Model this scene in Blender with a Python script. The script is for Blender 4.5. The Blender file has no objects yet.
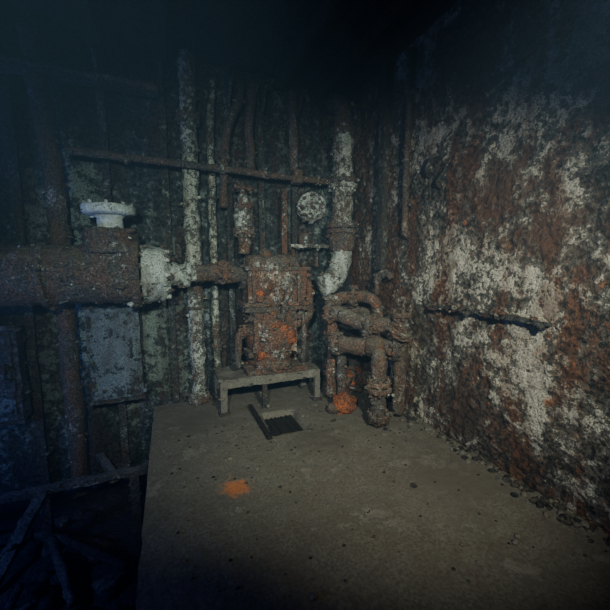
import bpy, math, random
from mathutils import Vector, Matrix, noise, Euler
random.seed(7)
D=bpy.data
# ------------------------------------------------------------------ materials
def crust(name, dark, rust, pale, orange, pale_th=.55, rust_th=.5, or_th=.68, scale=1.0, streak=1.0,
          silt=0.0, silt_col=(.085,.080,.062), bump=.6, spot=None, bigw=.30, midk=.22, blend=.45, vlo=.25, vhi=1.5):
    m=D.materials.new(name); m.use_nodes=True; nt=m.node_tree; N=nt.nodes; L=nt.links
    bs=N['Principled BSDF']; bs.inputs['Roughness'].default_value=.8
    bs.inputs['Specular IOR Level'].default_value=.25
    tc=N.new('ShaderNodeTexCoord')
    def mapped(sx,sy,sz,off=0):
        mp=N.new('ShaderNodeMapping'); mp.inputs['Scale'].default_value=(sx,sy,sz)
        mp.inputs['Location'].default_value=(off,off*.7,off*1.3)
        L.new(tc.outputs['Object'],mp.inputs['Vector']); return mp.outputs[0]
    def nz(vec,sc,det=6,ro=.62,dist=0):
        n=N.new('ShaderNodeTexNoise'); n.inputs['Scale'].default_value=sc; n.inputs['Detail'].default_value=det
        n.inputs['Roughness'].default_value=ro; n.inputs['Distortion'].default_value=dist
        L.new(vec,n.inputs['Vector']); return n.outputs[0]
    def mth(op,a,b=None,c=None):
        n=N.new('ShaderNodeMath'); n.operation=op
        for i,x in enumerate((a,b,c)):
            if x is None: continue
            if isinstance(x,(int,float)): n.inputs[i].default_value=x
            else: L.new(x,n.inputs[i])
        return n.outputs[0]
    def step(x,lo,hi):
        n=N.new('ShaderNodeMapRange'); n.interpolation_type='SMOOTHSTEP'
        L.new(x,n.inputs[0]); n.inputs[1].default_value=lo; n.inputs[2].default_value=hi; return n.outputs[0]
    def mix(f,a,b,mode='MIX'):
        n=N.new('ShaderNodeMix'); n.data_type='RGBA'; n.blend_type=mode
        if isinstance(f,(int,float)): n.inputs[0].default_value=f
        else: L.new(f,n.inputs[0])
        for i,x in ((6,a),(7,b)):
            if isinstance(x,tuple): n.inputs[i].default_value=(*x,1)
            else: L.new(x,n.inputs[i])
        return n.outputs[2]
    v=mapped(1,1,1/streak); v0=mapped(1,1,1,3.1); v2=mapped(1,1,1/(streak*2.2),7.3)
    big=nz(v,1.5*scale,3,.55,.4); med=nz(v0,8*scale,6,.68,.3); fine=nz(v0,30*scale,4,.7)
    rb=nz(v2,3.4*scale,6,.65,.5); ob=nz(v0,9*scale,4,.6)
    vfine=nz(v0,85,3,.7)
    w2=(1-bigw)*.62; w3=(1-bigw)*.38
    pm=mth('ADD',mth('MULTIPLY',big,bigw),mth('ADD',mth('MULTIPLY',med,w2),mth('MULTIPLY',fine,w3)))
    pale_m=step(pm,pale_th-.004,pale_th+.024)
    mid_m=step(pm,pale_th-.07,pale_th-.01)
    rm=mth('ADD',mth('MULTIPLY',rb,.7),mth('MULTIPLY',fine,.3))
    rust_m=step(rm,rust_th-.05,rust_th+.06)
    om=mth('ADD',mth('MULTIPLY',ob,.65),mth('MULTIPLY',fine,.35))
    or_m=mth('MULTIPLY',step(om,or_th-.03,or_th+.07),.85)
    var=step(fine,.32,.68)
    dk=mix(var,tuple(c*vlo for c in dark),tuple(min(1,c*vhi) for c in dark))
    rs=mix(var,tuple(c*vlo for c in rust),tuple(min(1,c*vhi) for c in rust))
    pl=mix(step(vfine,.36,.58),tuple(c*(.05+vlo) for c in pale),pale)
    pl=mix(mth('MULTIPLY',step(rb,.42,.62),.6),pl,tuple((r*1.2+p*.5)*.62 for r,p in zip(rust,pale)))
    md=tuple(p*midk+d*.6 for p,d in zip(pale,dark))
    col=mix(mid_m,dk,mix(var,tuple(c*(vlo+.15) for c in md),md)); col=mix(rust_m,col,rs); 
    col=mix(mth('MULTIPLY',pale_m,mth('SUBTRACT',1,mth('MULTIPLY',rust_m,blend))),col,pl)
    col=mix(or_m,col,mix(var,tuple(c*.4 for c in orange),orange))
    if silt>0:
        g=N.new('ShaderNodeNewGeometry'); sp=N.new('ShaderNodeSeparateXYZ'); L.new(g.outputs['Normal'],sp.inputs[0])
        s=mth('MULTIPLY',step(sp.outputs[2],.25,.9),silt)
        s=mth('MULTIPLY',s,step(med,.3,.55))
        col=mix(s,col,mix(var,tuple(c*.5 for c in silt_col),tuple(c*1.25 for c in silt_col)))
    if spot:
        for (cx,cy,cz,rad,scol) in spot:
            d=N.new('ShaderNodeVectorMath'); d.operation='DISTANCE'; L.new(tc.outputs['Object'],d.inputs[0]); d.inputs[1].default_value=(cx,cy,cz)
            dd=mth('ADD',d.outputs['Value'],mth('MULTIPLY',mth('SUBTRACT',med,.5),rad*2.6))
            n=N.new('ShaderNodeMapRange'); n.interpolation_type='SMOOTHSTEP'; L.new(dd,n.inputs[0])
            n.inputs[1].default_value=rad*1.3; n.inputs[2].default_value=rad*.25
            col=mix(mth('MULTIPLY',n.outputs[0],mth('ADD',mth('MULTIPLY',var,.5),.4)),col,scol)
    L.new(col,bs.inputs['Base Color'])
    h=mth('ADD',mth('MULTIPLY',med,1.0),mth('ADD',mth('MULTIPLY',fine,.7),mth('MULTIPLY',vfine,.3)))
    b=N.new('ShaderNodeBump'); b.inputs['Strength'].default_value=bump; b.inputs['Distance'].default_value=.05
    L.new(h,b.inputs['Height']); L.new(b.outputs[0],bs.inputs['Normal'])
    return m
OR=(.27,.075,.020)
m_wallR=crust('peeling_paint_wall',(.036,.034,.025),(.088,.042,.021),(.50,.49,.385),(.34,.105,.025),pale_th=.520,rust_th=.495,or_th=.632,scale=1.15,streak=1.6,bump=1.0,bigw=.40,midk=.23,blend=.5,
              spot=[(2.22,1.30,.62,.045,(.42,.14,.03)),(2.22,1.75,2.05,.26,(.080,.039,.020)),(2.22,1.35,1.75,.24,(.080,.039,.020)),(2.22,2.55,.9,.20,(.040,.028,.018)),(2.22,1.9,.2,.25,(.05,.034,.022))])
m_wallB=crust('bulkhead_paint',(.017,.022,.020),(.034,.023,.015),(.18,.23,.21),(.16,.05,.022),pale_th=.535,rust_th=.53,or_th=.71,scale=1.1,streak=3.0,bump=.8,bigw=.4)
m_rib=crust('rusted_frame',(.028,.029,.024),(.045,.029,.018),(.18,.20,.17),(.16,.05,.02),pale_th=.555,rust_th=.53,or_th=.72,scale=1.6,silt=.4)
m_frame=crust('silted_frame',(.034,.035,.031),(.045,.034,.026),(.20,.21,.20),(.16,.05,.02),pale_th=.55,rust_th=.55,or_th=.74,scale=1.6,silt=.7,silt_col=(.095,.095,.09))
m_pale=crust('pale_crusted_pipe',(.046,.047,.036),(.07,.045,.028),(.42,.46,.38),(.22,.07,.025),pale_th=.504,rust_th=.53,or_th=.70,scale=2.5,silt=.3,streak=1.4,bigw=.25)
m_cap=crust('white_crusted_casting',(.06,.06,.05),(.07,.046,.030),(.43,.49,.43),(.22,.07,.025),pale_th=.470,rust_th=.55,or_th=.72,scale=2.3,silt=.0)
m_disc=crust('pale_valve_cap',(.16,.18,.16),(.10,.07,.045),(.50,.58,.54),(.22,.07,.025),pale_th=.42,rust_th=.60,or_th=.75,scale=2.3,silt=.0,vlo=.5)
m_pipe=crust('brown_crusted_pipe',(.052,.047,.037),(.084,.053,.034),(.30,.31,.27),(.24,.07,.02),pale_th=.555,rust_th=.50,or_th=.69,scale=2.2,silt=.7,silt_col=(.12,.11,.082))
m_pump=crust('rusted_machinery',(.052,.041,.029),(.095,.050,.028),(.38,.37,.30),(.34,.088,.02),pale_th=.55,rust_th=.49,or_th=.600,scale=2.2,silt=.7,silt_col=(.12,.11,.08))
m_deck=crust('silted_deck',(.104,.099,.077),(.092,.082,.062),(.140,.135,.108),(.16,.07,.03),pale_th=.565,rust_th=.54,or_th=.80,scale=2.0,bump=.20,bigw=.6,vlo=.6,vhi=1.22,
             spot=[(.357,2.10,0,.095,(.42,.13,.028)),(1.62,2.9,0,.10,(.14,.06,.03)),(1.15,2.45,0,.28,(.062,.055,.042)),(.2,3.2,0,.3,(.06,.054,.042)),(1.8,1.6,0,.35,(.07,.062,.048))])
m_low=crust('bilge_silt',(.020,.021,.021),(.026,.022,.018),(.06,.065,.065),OR,pale_th=.58,rust_th=.5,or_th=.8,scale=1.2,bump=.8)
m_ceil=crust('ceiling_rust',(.014,.014,.013),(.024,.018,.013),(.06,.07,.07),OR,pale_th=.60,rust_th=.5,or_th=.78,scale=1.2)
m_red=crust('orange_growth',(.09,.040,.022),(.20,.065,.022),(.28,.18,.12),(.40,.115,.028),pale_th=.60,rust_th=.50,or_th=.52,scale=3)
m_dark=crust('dark_steel',(.012,.012,.011),(.02,.016,.013),(.08,.08,.07),OR,pale_th=.66,rust_th=.55,or_th=.8,scale=2)
m_cab=crust('cabinet_paint',(.026,.032,.033),(.038,.028,.020),(.13,.165,.175),(.14,.045,.022),pale_th=.505,rust_th=.53,or_th=.72,scale=1.2,streak=2.4)
# ------------------------------------------------------------------ mesh builder
class M:
    def __init__(s,name,mats): s.name=name; s.mats=mats; s.v=[]; s.f=[]; s.mi=[]
    def add(s,vs,fs,mat,amp):
        o=len(s.v)
        for p in vs:
            p=Vector(p)
            if amp>0:
                p=p+amp*(noise.noise_vector(p*5)*.8+noise.noise_vector(p*14+Vector((5,1,2)))*.7+noise.noise_vector(p*38)*.5)
            s.v.append(p)
        for f in fs: s.f.append([i+o for i in f]); s.mi.append(mat)
    def build(s):
        me=D.meshes.new(s.name); me.from_pydata([tuple(p) for p in s.v],[],s.f)
        for m in s.mats: me.materials.append(m)
        me.polygons.foreach_set('material_index',s.mi)
        me.polygons.foreach_set('use_smooth',[True]*len(s.f)); me.update()
        ob=D.objects.new(s.name,me); bpy.context.scene.collection.objects.link(ob); return ob
def basis(ax):
    ax=Vector(ax).normalized(); t=Vector((0,0,1)) if abs(ax.z)<.9 else Vector((1,0,0))
    u=ax.cross(t).normalized(); return ax,u,ax.cross(u).normalized()
def fillet(pts,rad):
    pts=[Vector(p) for p in pts]; out=[pts[0]]
    for i in range(1,len(pts)-1):
        a,b,c=pts[i-1],pts[i],pts[i+1]
        r=min(rad,(a-b).length*.49,(c-b).length*.49)
        p=b+(a-b).normalized()*r; q=b+(c-b).normalized()*r
        for k in range(9):
            t=k/8; out.append(p*(1-t)**2+b*2*t*(1-t)+q*t*t)
    out.append(pts[-1]); return out
def resample(pts,step):
    out=[pts[0]]
    for a,b in zip(pts,pts[1:]):
        n=max(1,int((b-a).length/step))
        for k in range(1,n+1): out.append(a.lerp(b,k/n))
    return out
def tube(m,pts,r,mat=0,fil=.15,seg=22,step=.03,amp=.012,lump=.12):
    P=resample(fillet(pts,fil),step); vs=[]; fs=[]
    d=(P[1]-P[0]).normalized(); _,u,_=basis(d)
    for i,p in enumerate(P):
        d=(P[min(i+1,len(P)-1)]-P[max(i-1,0)]).normalized()
        u=(u-d*u.dot(d)).normalized(); w=d.cross(u)
        for k in range(seg):
            a=2*math.pi*k/seg; n=u*math.cos(a)+w*math.sin(a)
            q=p+n*r
            rr=r*(1+lump*noise.noise(q*9)+lump*.8*noise.noise(q*25))
            vs.append(p+n*rr)
    for i in range(len(P)-1):
        for k in range(seg):
            k2=(k+1)%seg; fs.append([i*seg+k,i*seg+k2,(i+1)*seg+k2,(i+1)*seg+k])
    vs+= [P[0],P[-1]]; a=len(vs)-2; b=a+1; e=(len(P)-1)*seg
    for k in range(seg):
        k2=(k+1)%seg; fs.append([a,k2,k]); fs.append([b,e+k,e+k2])
    m.add(vs,fs,mat,amp)
def lathe(m,o,ax,prof,mat=0,seg=28,step=.025,amp=.008):
    ax,u,w=basis(ax); o=Vector(o)
    pr=[Vector((h,r,0)) for h,r in prof]; pr=[Vector((pr[0].x,0,0))]+pr+[Vector((pr[-1].x,0,0))]
    pr=resample(pr,step); vs=[];fs=[]
    for q in pr:
        for k in range(seg):
            a=2*math.pi*k/seg; vs.append(o+ax*q.x+(u*math.cos(a)+w*math.sin(a))*max(q.y,.0005))
    for i in range(len(pr)-1):
        for k in range(seg):
            k2=(k+1)%seg; fs.append([i*seg+k,i*seg+k2,(i+1)*seg+k2,(i+1)*seg+k])
    m.add(vs,fs,mat,amp)
def box(m,c,size,mat=0,rot=(0,0,0),step=.035,amp=.007):
    R=Euler(rot).to_matrix(); c=Vector(c); hx,hy,hz=[s/2 for s in size]
    H=(hx,hy,hz)
    for ax in range(3):
        for sg in (-1,1):
            a=(ax+1)%3; b=(ax+2)%3
            na=max(1,int(2*H[a]/step)); nb=max(1,int(2*H[b]/step)); vs=[];fs=[]
            for i in range(na+1):
                for j in range(nb+1):
                    p=[0,0,0]; p[ax]=sg*H[ax]; p[a]=-H[a]+2*H[a]*i/na; p[b]=-H[b]+2*H[b]*j/nb
                    vs.append(c+R@Vector(p))
            for i in range(na):
                for j in range(nb):
                    q=[i*(nb+1)+j,(i+1)*(nb+1)+j,(i+1)*(nb+1)+j+1,i*(nb+1)+j+1]
                    fs.append(q if sg>0 else q[::-1])
            m.add(vs,fs,mat,amp)
def blob(m,c,r,mat=0,nu=18,nv=12,amp=.02):
    if isinstance(r,(int,float)): r=(r,r,r)
    c=Vector(c); vs=[];fs=[]
    for i in range(nv+1):
        t=math.pi*i/nv
        for k in range(nu):
            a=2*math.pi*k/nu
            vs.append(c+Vector((r[0]*math.sin(t)*math.cos(a),r[1]*math.sin(t)*math.sin(a),r[2]*math.cos(t))))
    for i in range(nv):
        for k in range(nu):
            k2=(k+1)%nu; fs.append([i*nu+k,(i+1)*nu+k,(i+1)*nu+k2,i*nu+k2])
    m.add(vs,fs,mat,amp)
def torus(m,c,ax,R,r,mat=0,amp=.006):
    ax,u,w=basis(ax); c=Vector(c); vs=[];fs=[];n=40;k=10
    for i in range(n):
        a=2*math.pi*i/n; dn=u*math.cos(a)+w*math.sin(a)
        for j in range(k):
            b=2*math.pi*j/k; vs.append(c+dn*(R+r*math.cos(b))+ax*r*math.sin(b))
    for i in range(n):
        for j in range(k):
            i2=(i+1)%n;j2=(j+1)%k; fs.append([i*k+j,i2*k+j,i2*k+j2,i*k+j2])
    m.add(vs,fs,mat,amp)
def flange(m,c,ax,r,th,mat=0,nb=8,br=.018):
    axn,u,w=basis(ax); c=Vector(c)
    lathe(m,c,ax,[(-th/2,r*.97),(-th/2+.006,r),(th/2-.006,r),(th/2,r*.97)],mat,seg=32,amp=.006)
    for k in range(nb):
        a=2*math.pi*(k+.5)/nb; p=c+(u*math.cos(a)+w*math.sin(a))*(r*.82)
        lathe(m,p,ax,[(-th/2-.03,br),(th/2+.03,br)],mat,seg=6,amp=.004)
def handwheel(m,c,ax,R,r,mat=0,ns=5):
    torus(m,c,ax,R,r,mat); axn,u,w=basis(ax); c=Vector(c)
    lathe(m,c,ax,[(-.03,R*.2),(.03,R*.2)],mat,seg=12)
    for k in range(ns):
        a=2*math.pi*k/ns; tube(m,[c,c+(u*math.cos(a)+w*math.sin(a))*R],r*.7,mat,seg=8,amp=.004)
def growth(m,n,rmin,rmax,mats,zmin=-9):
    cand=[p for p in m.v if p.z>zmin]
    for _ in range(n):
        p=random.choice(cand); r=rmin+(rmax-rmin)*random.random()**2.5
        blob(m,p,(r*random.uniform(.7,1.6),r*random.uniform(.7,1.3),r*random.uniform(.4,.9)),random.choice(mats),nu=7,nv=5,amp=r*.9)
# ------------------------------------------------------------------ room shell
XR,YB,ZC=2.25,3.85,3.6
def sheet(name,o,du,dv,lu,lv,nu,nv,mat,fn):
    o=Vector(o);du=Vector(du);dv=Vector(dv);n=du.cross(dv); vs=[];fs=[]
    for i in range(nu+1):
        for j in range(nv+1):
            p=o+du*(lu*i/nu)+dv*(lv*j/nv); vs.append(p+n*fn(p))
    for i in range(nu):
        for j in range(nv):
            fs.append([i*(nv+1)+j,(i+1)*(nv+1)+j,(i+1)*(nv+1)+j+1,i*(nv+1)+j+1])
    m=M(name,[mat]); m.add(vs,fs,0,0); return m.build()
def rough(a):
    def f(p):
        v=noise.fractal(p*2.2,.9,2.1,6)
        c=noise.noise(p*6); st=max(0,min(1,(c-.05)*6))
        c2=noise.noise(p*17+Vector((3,3,3))); st2=max(0,min(1,(c2-.1)*5))
        return a*(v*.6+st*.5+st2*.6+noise.noise(p*30)*.35+noise.noise(p*60)*.3)
    return f
sheet('wall_right',(XR,-1.5,-.9),(0,0,1),(0,1,0),4.6,5.4,320,380,m_wallR,rough(.018))
sheet('wall_back',(-3.3,YB,-.9),(0,0,1),(1,0,0),4.6,5.6,200,260,m_wallB,lambda p:-rough(.012)(p))
sheet('wall_left',(-3.3,-1.5,-.9),(0,1,0),(0,0,1),5.4,4.6,90,80,m_wallB,rough(.015))
sheet('ceiling',(-3.3,-1.5,ZC),(0,1,0),(1,0,0),5.4,5.6,100,100,m_ceil,rough(.02))
def lowf(p): return .03*noise.fractal(p*1.6,.9,2,5)+.02*noise.noise(p*9)
sheet('floor',(-3.3,-1.5,-.85),(1,0,0),(0,1,0),3.2,5.4,120,160,m_low,lowf)
# raised deck platform
def deckh(p):
    h=.008*noise.fractal(p*1.5,.9,2,5)+.003*noise.noise(p*25)
    x,y=p.x+.02*noise.noise(p*6),p.y+.02*noise.noise(p*5)
    def s(a,b,t): t=max(0,min(1,(t-a)/(b-a))); return t*t*(3-2*t)
    h-=.07*s(.80,.83,x)*s(1.16,1.12,x)*s(2.66,2.70,y)*s(3.12,3.08,y)
    e=max(0,(p.y-2.6))*max(0,p.x-1.5); h+=.03*min(1,e)
    return h
def deck():
    m=M('deck_platform',[m_deck,m_rib,m_dark]); nu,nv=150,260; vs=[];fs=[]
    x0,x1,y0,y1=-.2,XR-.04,-1.4,3.72
    for i in range(nu+1):
        for j in range(nv+1):
            p=Vector((x0+(x1-x0)*i/nu+(.012*noise.noise(Vector((0,j*.15,0))) if i==0 else 0),y0+(y1-y0)*j/nv,0)); p.z=deckh(p); vs.append(p)
    for i in range(nu):
        for j in range(nv):
            fs.append([i*(nv+1)+j,(i+1)*(nv+1)+j,(i+1)*(nv+1)+j+1,i*(nv+1)+j+1])
    m.add(vs,fs,0,0)
    box(m,(.975,2.89,-.055),(.29,.38,.012),2,amp=.006)
    for i,k in enumerate((0,1,3,4)): box(m,(.85+k*.055,2.89,-.044),(.012,.36,.018),2,rot=(0,0,.03*i),amp=.005)
    box(m,(x0+.02,1.2,-.08),(.035,5.1,.14),1,amp=.008)
    box(m,(1.0,y1-.01,-.08),(2.4,.035,.14),1)
    for y in (-.8,.6,2.0,3.6): box(m,(x0+.06,y,-.48),(.08,.08,.75),1)
    for x in (.6,1.4,2.1): box(m,(x,3.6,-.48),(.08,.08,.75),1)
    m.build()
deck()
# bulkhead frames (T ribs)
ribs=[-2.9,-2.3,-1.7,-1.2,-.5,.02,.66,1.02,1.42]
for x in ribs:
    m=M('bulkhead_frame',[m_rib]); 
    box(m,(x,YB-.055,1.36),(.025,.09,4.4),0,amp=.007)
    box(m,(x,YB-.10,1.36),(.065,.02,4.4),0,amp=.008)
    box(m,(x,YB-.17,3.32),(.03,.28,.26),0,rot=(.7,0,0),amp=.008)
    growth(m,60,.008,.03,[0]); m.build()
for x in [-2.3,-1.2,-.5,.02,1.18,1.66]:
    m=M('ceiling_beam',[m_ceil]); box(m,(x,1.15,ZC-.10),(.03,5.0,.16),0,step=.06); box(m,(x,1.15,ZC-.19),(.11,5.0,.025),0,step=.05); m.build()
m=M('cable_tray',[m_rib,m_pipe]); box(m,(-1.0,3.60,3.10),(2.0,.14,.03),0)
for y in (3.55,3.65): tube(m,[(-2.0,y,3.14),(0,y,3.13)],.03,1,seg=8)
m.build()
# steel cabinets behind the main pipe
for cx,cz,w,h in ((-.50,.66,.44,.92),(-1.48,.55,.48,.85),(-2.2,.6,.5,.9)):
    m=M('electrical_cabinet',[m_cab,m_rib])
    box(m,(cx,3.63,cz),(w,.17,h),0,amp=.014)
    box(m,(cx,3.54,cz),(w*.84,.02,h*.86),0,amp=.012)
    box(m,(cx,3.535,cz+h*.5),(w+.03,.05,.03),1); box(m,(cx,3.535,cz-h*.5),(w+.03,.05,.03),1)
    for z in (-.3,.3): box(m,(cx-w*.44,3.53,cz+z),(.03,.03,.09),1)
    tube(m,[(cx+w*.32,3.53,cz-.05),(cx+w*.32,3.49,cz-.03),(cx+w*.32,3.49,cz+.08),(cx+w*.32,3.53,cz+.10)],.010,1,seg=8,amp=.003)
    growth(m,110,.008,.034,[0,1,1]); m.build()
# ------------------------------------------------------------------ pipes on the bulkhead
m=M('vertical_pipe',[m_pale,m_pipe])
tube(m,[(.26,3.66,.02),(.26,3.66,3.55)],.08,0,seg=24,amp=.016)
flange(m,(.26,3.66,2.95),(0,0,1),.12,.05,1); flange(m,(.26,3.66,.05),(0,0,1),.12,.05,1)
torus(m,(.26,3.66,1.05),(0,0,1),.085,.02,1); growth(m,200,.006,.032,[0,1]); m.build()
m=M('conduit_pipe',[m_pale,m_pipe]); tube(m,[(.47,3.72,.02),(.47,3.72,2.9),(.52,3.76,3.4)],.040,0,seg=14)
for z in (.6,1.5,2.2): torus(m,(.47,3.72,z),(0,0,1),.045,.014,1)
growth(m,80,.006,.024,[0,1,1]); m.build()
m=M('vertical_pipe',[m_pipe,m_pale]); tube(m,[(-.88,3.62,-.72),(-.88,3.62,2.2),(-.98,3.62,3.45)],.075,0,seg=20); growth(m,110,.01,.03,[0,0,1]); m.build()
m=M('horizontal_pipe',[m_pipe,m_pale])
tube(m,[(-.76,3.50,2.47),(.3,3.50,2.46),(1.3,3.50,2.44),(1.77,3.50,2.44)],.033,0,seg=14,amp=.010)
for x in (-.3,.55,1.0,1.6): torus(m,(x,3.50,2.455),(1,0,0),.036,.014,1)
box(m,(1.36,3.52,2.46),(.10,.10,.14),0); growth(m,110,.006,.022,[0,1,1]); m.build()
m=M('elbow_pipe',[m_pale,m_pipe,m_cap])
tube(m,[(1.92,3.5,3.02),(1.92,3.5,1.75)],.120,0,fil=.16,seg=28,amp=.016)
tube(m,[(1.92,3.5,1.80),(1.92,3.5,1.66),(1.86,3.42,1.44),(1.66,3.32,1.30),(1.56,3.30,1.27)],.120,2,fil=.16,seg=28,amp=.016)
tube(m,[(1.92,3.5,3.0),(1.92,3.5,3.30),(1.92,3.74,3.40)],.105,1,fil=.15)
flange(m,(1.92,3.5,3.0),(0,0,1),.16,.05,1); flange(m,(1.92,3.5,2.46),(0,0,1),.175,.045,1); flange(m,(1.92,3.5,2.40),(0,0,1),.175,.045,0)
flange(m,(1.92,3.5,1.95),(0,0,1),.195,.05,1); flange(m,(1.92,3.5,1.89),(0,0,1),.195,.045,1)
lathe(m,(1.92,3.5,1.66),(0,0,1),[(0,.135),(.1,.16),(.18,.165),(.24,.14)],1,amp=.014)
growth(m,240,.006,.034,[0,1,0]); m.build()
m=M('valve_cover',[m_cap,m_pipe])
lathe(m,(1.60,3.72,2.17),(-.25,-1,0),[(-.06,.10),(.05,.10),(.06,.165),(.10,.165),(.11,.10),(.15,.08),(.17,.03)],0,amp=.014)
for k in range(8):
    a=k*math.pi/4; lathe(m,(1.575+.13*math.cos(a),3.60,2.17+.13*math.sin(a)),(-.25,-1,0),[(-.02,.016),(.04,.016)],1,seg=6)
torus(m,(1.575,3.60,2.17),(-.25,-1,0),.15,.02,0); growth(m,110,.006,.028,[0,1]); m.build()
m=M('riser_strap',[m_pump]); box(m,(1.24,3.62,1.98),(.06,.05,.72),0); box(m,(1.24,3.69,2.3),(.05,.14,.05),0); box(m,(1.24,3.69,1.66),(.05,.14,.05),0); m.build()
m=M('riser_pipe',[m_pipe,m_pipe]); tube(m,[(1.36,3.60,2.5),(1.34,3.60,3.1),(1.38,3.68,3.4)],.055,0,seg=14); growth(m,20,.01,.03,[0,1]); m.build()
m=M('riser_pipe',[m_pipe,m_pipe]); tube(m,[(.88,3.64,2.52),(.86,3.62,3.0),(.93,3.68,3.4)],.05,1,seg=14); growth(m,20,.01,.03,[0,1]); m.build()
m=M('swan_neck_pipe',[m_pipe,m_pipe]); tube(m,[(.58,3.64,2.10),(.585,3.62,2.62),(.64,3.58,2.95),(.78,3.62,3.2),(.80,3.72,3.4)],.045,0,seg=14,fil=.2); flange(m,(.585,3.63,2.62),(0,0,1),.07,.035,1,6,.01); growth(m,50,.008,.028,[0,1]); m.build()
m=M('bracket_shelf',[m_pipe,m_pale]); box(m,(1.52,3.66,1.72),(.46,.28,.04),1,amp=.012); box(m,(1.36,3.72,1.6),(.03,.16,.2),0); box(m,(1.66,3.72,1.6),(.03,.16,.2),0)
tube(m,[(1.5,3.64,1.74),(1.5,3.64,1.86)],.07,0); growth(m,110,.008,.036,[0,0,1]); m.build()
m=M('globe_valve',[m_pump,m_pale])
tube(m,[(.76,3.52,1.62),(.76,3.52,1.85)],.065,0); flange(m,(.76,3.52,1.84),(0,0,1),.12,.04,0)
lathe(m,(.76,3.52,1.85),(0,0,1),[(0,.07),(.06,.10),(.16,.11),(.24,.08),(.28,.06),(.38,.05)],1)
flange(m,(.76,3.52,2.1),(0,0,1),.10,.04,0,6,.014); tube(m,[(.76,3.52,2.1),(.76,3.52,2.30)],.025,0,seg=10)
handwheel(m,(.76,3.52,2.28),(0,0,1),.09,.016,0); growth(m,90,.008,.028,[0,1]); m.build()
# ------------------------------------------------------------------ large main pipe with valve
m=M('main_pipe',[m_pipe,m_cap]); Z=1.42; Y=3.28
tube(m,[(-3.2,Y,Z),(-.24,Y,Z)],.240,0,seg=44,step=.035,amp=.020,lump=.07)
lathe(m,(-1.9,Y,Z),(1,0,0),[(-.04,.30),(.04,.30)],0,seg=40); 
flange(m,(-.90,Y,Z),(1,0,0),.265,.05,0,12)
flange(m,(-.25,Y,Z),(1,0,0),.30,.07,0,12,.022)
lathe(m,(-.20,Y,Z),(1,0,0),[(0,.265),(.05,.27),(.09,.25),(.17,.24),(.19,.20),(.22,.12),(.30,.09),(.33,.09),(.335,.125),(.39,.125),(.395,.08),(.46,.075)],1,seg=36,amp=.016)
for k in range(10):
    a=k*math.pi/5; lathe(m,(-.03,Y+.21*math.cos(a),Z+.21*math.sin(a)),(1,0,0),[(-.02,.022),(.05,.022)],1,seg=6)
growth(m,560,.008,.036,[0,0,0,0,1]); m.build()
m=M('main_pipe_valve_bonnet',[m_pipe,m_disc]); bx=-.43
lathe(m,(bx,Y,Z+.18),(0,0,1),[(0,.24),(.08,.22),(.15,.20),(.20,.19)],0,seg=32,amp=.018)
flange(m,(bx,Y,Z+.20),(0,0,1),.245,.05,0,8,.02); flange(m,(bx,Y,Z+.33),(0,0,1),.215,.05,0,8,.022)
lathe(m,(bx,Y,Z+.34),(0,0,1),[(0,.13),(.04,.10),(.13,.10),(.15,.12)],1,seg=30,amp=.010)
lathe(m,(bx,Y,Z+.49),(0,0,1),[(0,.13),(.012,.19),(.03,.202),(.07,.202),(.085,.19),(.085,.14),(.06,.11),(.085,.06)],1,seg=36,amp=.010)
for k in range(8):
    a=k*math.pi/4; lathe(m,(bx+.165*math.cos(a),Y+.165*math.sin(a),Z+.575),(0,0,1),[(-.02,.016),(.022,.016)],1,seg=6,amp=.003)
growth(m,60,.008,.026,[1]); growth(m,70,.008,.03,[0]); m.build()
m=M('connecting_pipe',[m_pipe,m_pump]); tube(m,[(.24,Y,Z+.0),(.52,Y,Z+.01),(.70,Y+.06,Z-.03)],.080,0,seg=20); flange(m,(.50,Y,Z+.01),(1,0,0),.115,.05,1); growth(m,90,.008,.028,[0,1]); m.build()
# ------------------------------------------------------------------ pump on a steel bench
m=M('steel_bench',[m_rib,m_deck]); 
box(m,(.97,3.43,.345),(1.08,.44,.035),1,amp=.014); box(m,(.97,3.215,.315),(1.08,.03,.075),1,amp=.012)
box(m,(.97,3.64,.315),(1.08,.03,.07),0)
for x in (.46,1.48):
    for y in (3.23,3.63):
        box(m,(x,y,.17),(.065,.045,.31),1,amp=.010); box(m,(x,y,.025),(.10,.08,.03),0)
box(m,(.46,3.43,.12),(.03,.38,.04),0); box(m,(.88,3.23,.17),(.05,.04,.28),0); growth(m,170,.006,.026,[0,0,1]); m.build()
m=M('pump',[m_pump,m_pipe,m_pale,m_red]); px,py=1.04,3.42
box(m,(px,py,.395),(.66,.40,.05),0,amp=.014)                                   # sole plate
lathe(m,(px-.03,py,.41),(0,0,1),[(0,.23),(.05,.24),(.09,.20),(.16,.23),(.28,.27),(.44,.27),(.56,.23),(.66,.21)],0,seg=40,amp=.028)   # volute
box(m,(px-.03,py,.82),(.46,.38,.42),0,amp=.028)                                # lower casing
for sx in (-.28,.24):
    for z in (.58,.96): box(m,(px+sx-.01,py-.05,z),(.05,.26,.05),1,amp=.01)
box(m,(px,py-.01,1.055),(.70,.42,.045),1,amp=.012)                             # joint plates
box(m,(px,py-.01,1.105),(.72,.44,.035),0,amp=.012)
for sx in (-.29,-.17,-.06,.06,.17,.29): lathe(m,(px+sx,py-.20,1.08),(0,0,1),[(-.06,.018),(.06,.018)],1,seg=6)
box(m,(px,py,1.28),(.62,.38,.35),0,amp=.024)                                   # upper gear case
for sx in (-.26,-.02,.22): box(m,(px+sx,py-.19,1.27),(.035,.07,.28),1,amp=.01)
lathe(m,(px-.14,py-.17,1.29),(0,-1,0),[(0,.09),(.05,.09),(.055,.07),(.08,.06),(.10,.03)],0,seg=20,amp=.01)
lathe(m,(px+.10,py-.17,1.31),(0,-1,0),[(0,.085),(.06,.085),(.065,.05),(.11,.04)],1,seg=18,amp=.01)
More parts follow.
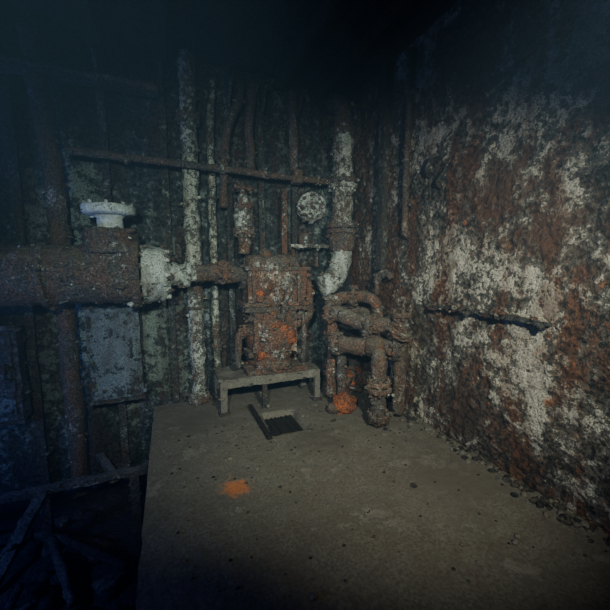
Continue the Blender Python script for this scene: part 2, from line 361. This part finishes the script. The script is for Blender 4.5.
tube(m,[(px+.10,py-.26,1.31),(px+.10,py-.30,1.26),(px+.02,py-.30,1.10),(px+.02,py-.27,.92)],.024,1,seg=10)
box(m,(px,py,1.465),(.70,.43,.035),1,amp=.012)                                 # cover plate
lathe(m,(px-.29,py,1.46),(1,0,0),[(0,.10),(.02,.14),(.15,.155),(.37,.155),(.54,.14),(.57,.10)],1,seg=30,amp=.02)
lathe(m,(px-.08,py,1.59),(0,0,1),[(0,.08),(.04,.07),(.07,.035)],0,seg=14)
for sx in (-.29,-.15,0,.15,.29): lathe(m,(px+sx,py-.17,1.47),(0,0,1),[(-.04,.018),(.05,.018)],0,seg=6)
lathe(m,(px-.34,py-.02,1.38),(1,0,0),[(-.02,.12),(.03,.13)],1,seg=24)
lathe(m,(px-.03,py-.18,.76),(-.15,-1,.05),[(0,.18),(.05,.18),(.06,.14),(.09,.12),(.12,.06)],0,seg=24,amp=.02) # inspection cover
for k in range(8):
    a=k*math.pi/4; lathe(m,(px-.03+.15*math.cos(a),py-.23,.76+.15*math.sin(a)),(0,-1,0),[(-.02,.016),(.03,.016)],1,seg=6)
blob(m,(px+.02,py-.25,.80),(.12,.05,.12),3,nu=26,nv=18,amp=.05); blob(m,(px-.15,py-.19,.58),(.05,.04,.05),3,amp=.03); blob(m,(px-.20,py-.20,1.20),(.05,.03,.05),3,amp=.03)
tube(m,[(px+.29,py-.12,1.08),(px+.31,py-.14,.80),(px+.30,py-.14,.43)],.026,1,seg=12)
tube(m,[(px+.28,py,1.33),(px+.40,py,1.33),(px+.42,py-.02,1.18),(px+.42,py-.04,.92),(px+.2,py-.04,.82)],.048,0,seg=14)
tube(m,[(px-.22,py-.06,.82),(px-.40,py-.08,.82),(px-.41,py-.08,.45)],.036,1,seg=12)  # drain line on the left
flange(m,(px-.34,py-.07,.82),(1,0,0),.07,.03,0,5,.01)
growth(m,760,.007,.030,[0,0,1,0]); growth(m,34,.008,.026,[3]); growth(m,90,.006,.022,[2]); m.build()
# ------------------------------------------------------------------ pipe manifold on right
m=M('pipe_manifold',[m_pipe,m_pump,m_pale])
tube(m,[(1.54,3.14,1.02),(1.62,3.05,1.00),(1.82,2.78,.90),(2.04,2.62,.90),(2.04,2.58,.62)],.084,0,fil=.13,seg=22,amp=.016)
tube(m,[(1.52,2.98,.72),(1.62,2.85,.70),(1.80,2.62,.71),(1.98,2.50,.72)],.086,0,fil=.15,seg=22,amp=.016)
tube(m,[(1.80,2.62,.72),(1.77,2.48,.66),(1.755,2.45,.03)],.074,0,fil=.12,seg=20,amp=.016)
flange(m,(1.755,2.45,.10),(0,0,1),.105,.05,1,6); flange(m,(1.755,2.45,.42),(0,0,1),.11,.045,1,6); flange(m,(1.755,2.45,.36),(0,0,1),.11,.04,0,6)
tube(m,[(2.04,2.52,.05),(2.04,2.52,1.04)],.062,0,seg=18,amp=.014)
flange(m,(2.04,2.52,1.03),(0,0,1),.10,.045,0,6); flange(m,(2.04,2.52,.80),(0,0,1),.105,.04,1,6)
flange(m,(1.58,3.09,1.01),(.55,-.75,-.05),.125,.045,1,8); flange(m,(1.84,2.76,.89),(.6,-.6,-.05),.125,.045,0,8)
flange(m,(1.56,2.92,.71),(.6,-.7,0),.125,.045,0,8); flange(m,(1.96,2.51,.72),(.8,-.5,0),.13,.05,0,8)
blob(m,(1.80,2.60,.72),(.12,.12,.11),1,amp=.02); blob(m,(2.04,2.56,.90),(.10,.10,.10),0,amp=.02)
tube(m,[(1.64,3.28,1.10),(1.80,3.14,1.16),(2.06,2.96,1.16),(2.08,2.94,.7)],.065,1,fil=.15,seg=18,amp=.014)
tube(m,[(1.70,3.4,.96),(1.95,3.20,1.00),(2.12,3.10,.9)],.07,0,seg=18,amp=.014)
tube(m,[(2.08,3.0,1.2),(2.08,3.0,1.38),(2.14,2.92,1.44),(2.17,2.85,1.36)],.032,0,seg=12)
flange(m,(1.86,3.10,1.16),(.6,-.5,0),.11,.04,0,6)
tube(m,[(1.62,3.14,.95),(1.62,3.16,.06)],.06,1,seg=18); tube(m,[(1.66,3.0,.7),(1.70,3.05,.05)],.055,0,seg=16)
handwheel(m,(1.93,2.42,.88),(.2,-.6,.8),.09,.016,1)
growth(m,700,.007,.032,[0,0,1,0]); growth(m,100,.006,.022,[2]); m.build()
# rubble, growth, debris
m=M('rubble_pile',[m_pump,m_pipe,m_red])
for _ in range(44):
    x=random.uniform(1.76,2.1); y=random.uniform(3.20,3.6); h=.45*max(0,1-abs(y-3.5)*1.6)
    blob(m,(x,y,random.uniform(.03,max(.06,h))),(random.uniform(.05,.12),random.uniform(.05,.11),random.uniform(.04,.09)),random.choice([0,1,0,1,2]),nu=14,nv=9,amp=.05)
m.build()
m=M('orange_sponge',[m_red,m_pump]); blob(m,(1.62,2.86,.085),(.11,.10,.10),0,nu=28,nv=20,amp=.045); blob(m,(1.51,2.86,.05),(.07,.06,.05),1,amp=.02); m.build()
m=M('steel_bar_debris',[m_dark,m_rib]); box(m,(.74,2.92,.035),(.04,.66,.025),0,rot=(.05,0,.03)); box(m,(.79,2.64,.03),(.11,.04,.02),0,rot=(0,.1,.4)); m.build()
m=M('silt_rubble',[m_deck,m_low,m_rib])
for _ in range(460):
    x=random.uniform(-.1,2.1); y=random.choice([random.uniform(.8,3.1),random.uniform(2.2,3.1)]); 
    r=random.uniform(.003,.010)*(2.2 if random.random()<.05 else 1)
    blob(m,(x,y,deckh(Vector((x,y,0)))+r*.3),(r*1.3,r,r*.6),random.choice([0,0,1,2]),nu=7,nv=5,amp=r*.5)
for _ in range(260):
    y=random.uniform(.5,3.6); r=random.uniform(.006,.026); x=XR-.06-abs(random.gauss(0,.06))
    blob(m,(x,y,.005),(r*1.3,r,r*.7),random.choice([0,1,2]),nu=8,nv=5,amp=r*.5)
m.build()
# ------------------------------------------------------------------ right wall fittings
m=M('wall_ledge',[m_rib,m_wallR])
box(m,(XR-.05,1.79,1.13),(.065,.98,.024),0,amp=.016); growth(m,100,.006,.028,[0,1]); m.build()
m=M('wall_conduit',[m_pipe,m_pump])
tube(m,[(XR-.07,2.70,3.5),(XR-.07,2.70,1.85),(XR-.03,2.70,1.78)],.032,0,seg=14,fil=.08)
for z in (3.1,2.6,2.1): box(m,(XR-.05,2.70,z),(.05,.14,.035),1)
growth(m,60,.008,.025,[0,1]); m.build()
m=M('wall_stiffener',[m_rib]); box(m,(XR-.07,3.05,2.5),(.08,.03,2.1),0); box(m,(XR-.11,3.05,2.5),(.02,.09,2.1),0); m.build()
m=M('wall_bracket',[m_rib]); tube(m,[(XR-.01,2.46,2.30),(XR-.08,2.44,2.32),(XR-.10,2.36,2.42),(XR-.02,2.32,2.46)],.018,0,seg=10); tube(m,[(XR-.01,2.30,2.16),(XR-.09,2.28,2.2),(XR-.03,2.22,2.32)],.016,0,seg=10); m.build()
# ------------------------------------------------------------------ lower left framing
m=M('floor_frame',[m_frame,m_rib])
box(m,(-1.75,3.08,-.30),(3.0,.085,.04),0,amp=.012); box(m,(-1.0,2.0,-.30),(.075,2.1,.04),0,amp=.012)
box(m,(-1.75,1.5,-.31),(3.0,.08,.05),0); box(m,(-2.1,2.4,-.32),(.07,2.6,.05),0); box(m,(-.6,3.35,-.36),(.06,.5,.05),0,rot=(0,0,.4))
for x,y in ((-1.0,3.08),(-1.0,1.5),(-2.1,3.08),(-2.1,1.5),(-.35,3.08)): box(m,(x,y,-.58),(.07,.07,.50),1)
growth(m,160,.008,.025,[0,1]); m.build()
m=M('bilge_rubble',[m_low,m_rib])
for _ in range(140):
    x=random.uniform(-3,-.4); y=random.uniform(1.6,3.4); r=random.uniform(.02,.09)
    blob(m,(x,y,-.82),(r*1.4,r*1.1,r*.8),random.choice([0,0,1]),nu=10,nv=7,amp=r*.7)
for _ in range(14):
    x=random.uniform(-2.4,-.6); y=random.uniform(2.2,3.1); a=random.uniform(0,3); d=Vector((math.cos(a),math.sin(a),.1))*.3
    tube(m,[Vector((x,y,-.76))-d,Vector((x,y,-.70))+d],.03,random.choice([0,1]),seg=8)
m.build()
# ------------------------------------------------------------------ light & water
w=D.worlds.new('water'); bpy.context.scene.world=w; w.use_nodes=True; nt=w.node_tree
nt.nodes['Background'].inputs[0].default_value=(.004,.009,.018,1); nt.nodes['Background'].inputs[1].default_value=.2
vs=nt.nodes.new('ShaderNodeVolumeScatter'); vs.inputs['Color'].default_value=(.38,.68,1,1); vs.inputs['Density'].default_value=.0075; vs.inputs['Anisotropy'].default_value=0
nt.links.new(vs.outputs[0],nt.nodes['World Output'].inputs['Volume'])
def spot(name,loc,tgt,e,col,ang,bl,size=.05):
    l=D.lights.new(name,'SPOT'); l.energy=e; l.color=col; l.spot_size=math.radians(ang); l.spot_blend=bl; l.shadow_soft_size=size
    o=D.objects.new(name,l); o.location=loc; o.rotation_euler=(Vector(tgt)-Vector(loc)).to_track_quat('-Z','Y').to_euler(); bpy.context.scene.collection.objects.link(o)
spot('strobe_light',(.70,-.25,2.1),(1.75,2.5,.90),540,(1,.99,.85),83,1)
spot('strobe_light',(-.35,-.15,1.95),(.60,3.3,1.15),380,(.88,1,.90),75,1)
l=D.lights.new('blue_haze_fill','POINT'); l.energy=100; l.color=(.17,.27,1); l.shadow_soft_size=.15  # added unseen fill lamp, gives the blue haze and tint at left
o=D.objects.new('blue_haze_fill',l); o.location=(-2.55,1.9,.7); bpy.context.scene.collection.objects.link(o)
# ------------------------------------------------------------------ camera
c=D.cameras.new('camera'); c.sensor_width=36; c.lens=36*330/610; c.clip_start=.02
o=D.objects.new('camera',c); o.location=(0,0,1.5)
F=Vector((.3799,.9172,-.120)); o.rotation_euler=F.to_track_quat('-Z','Y').to_euler(); bpy.context.scene.collection.objects.link(o)
bpy.context.scene.camera=o
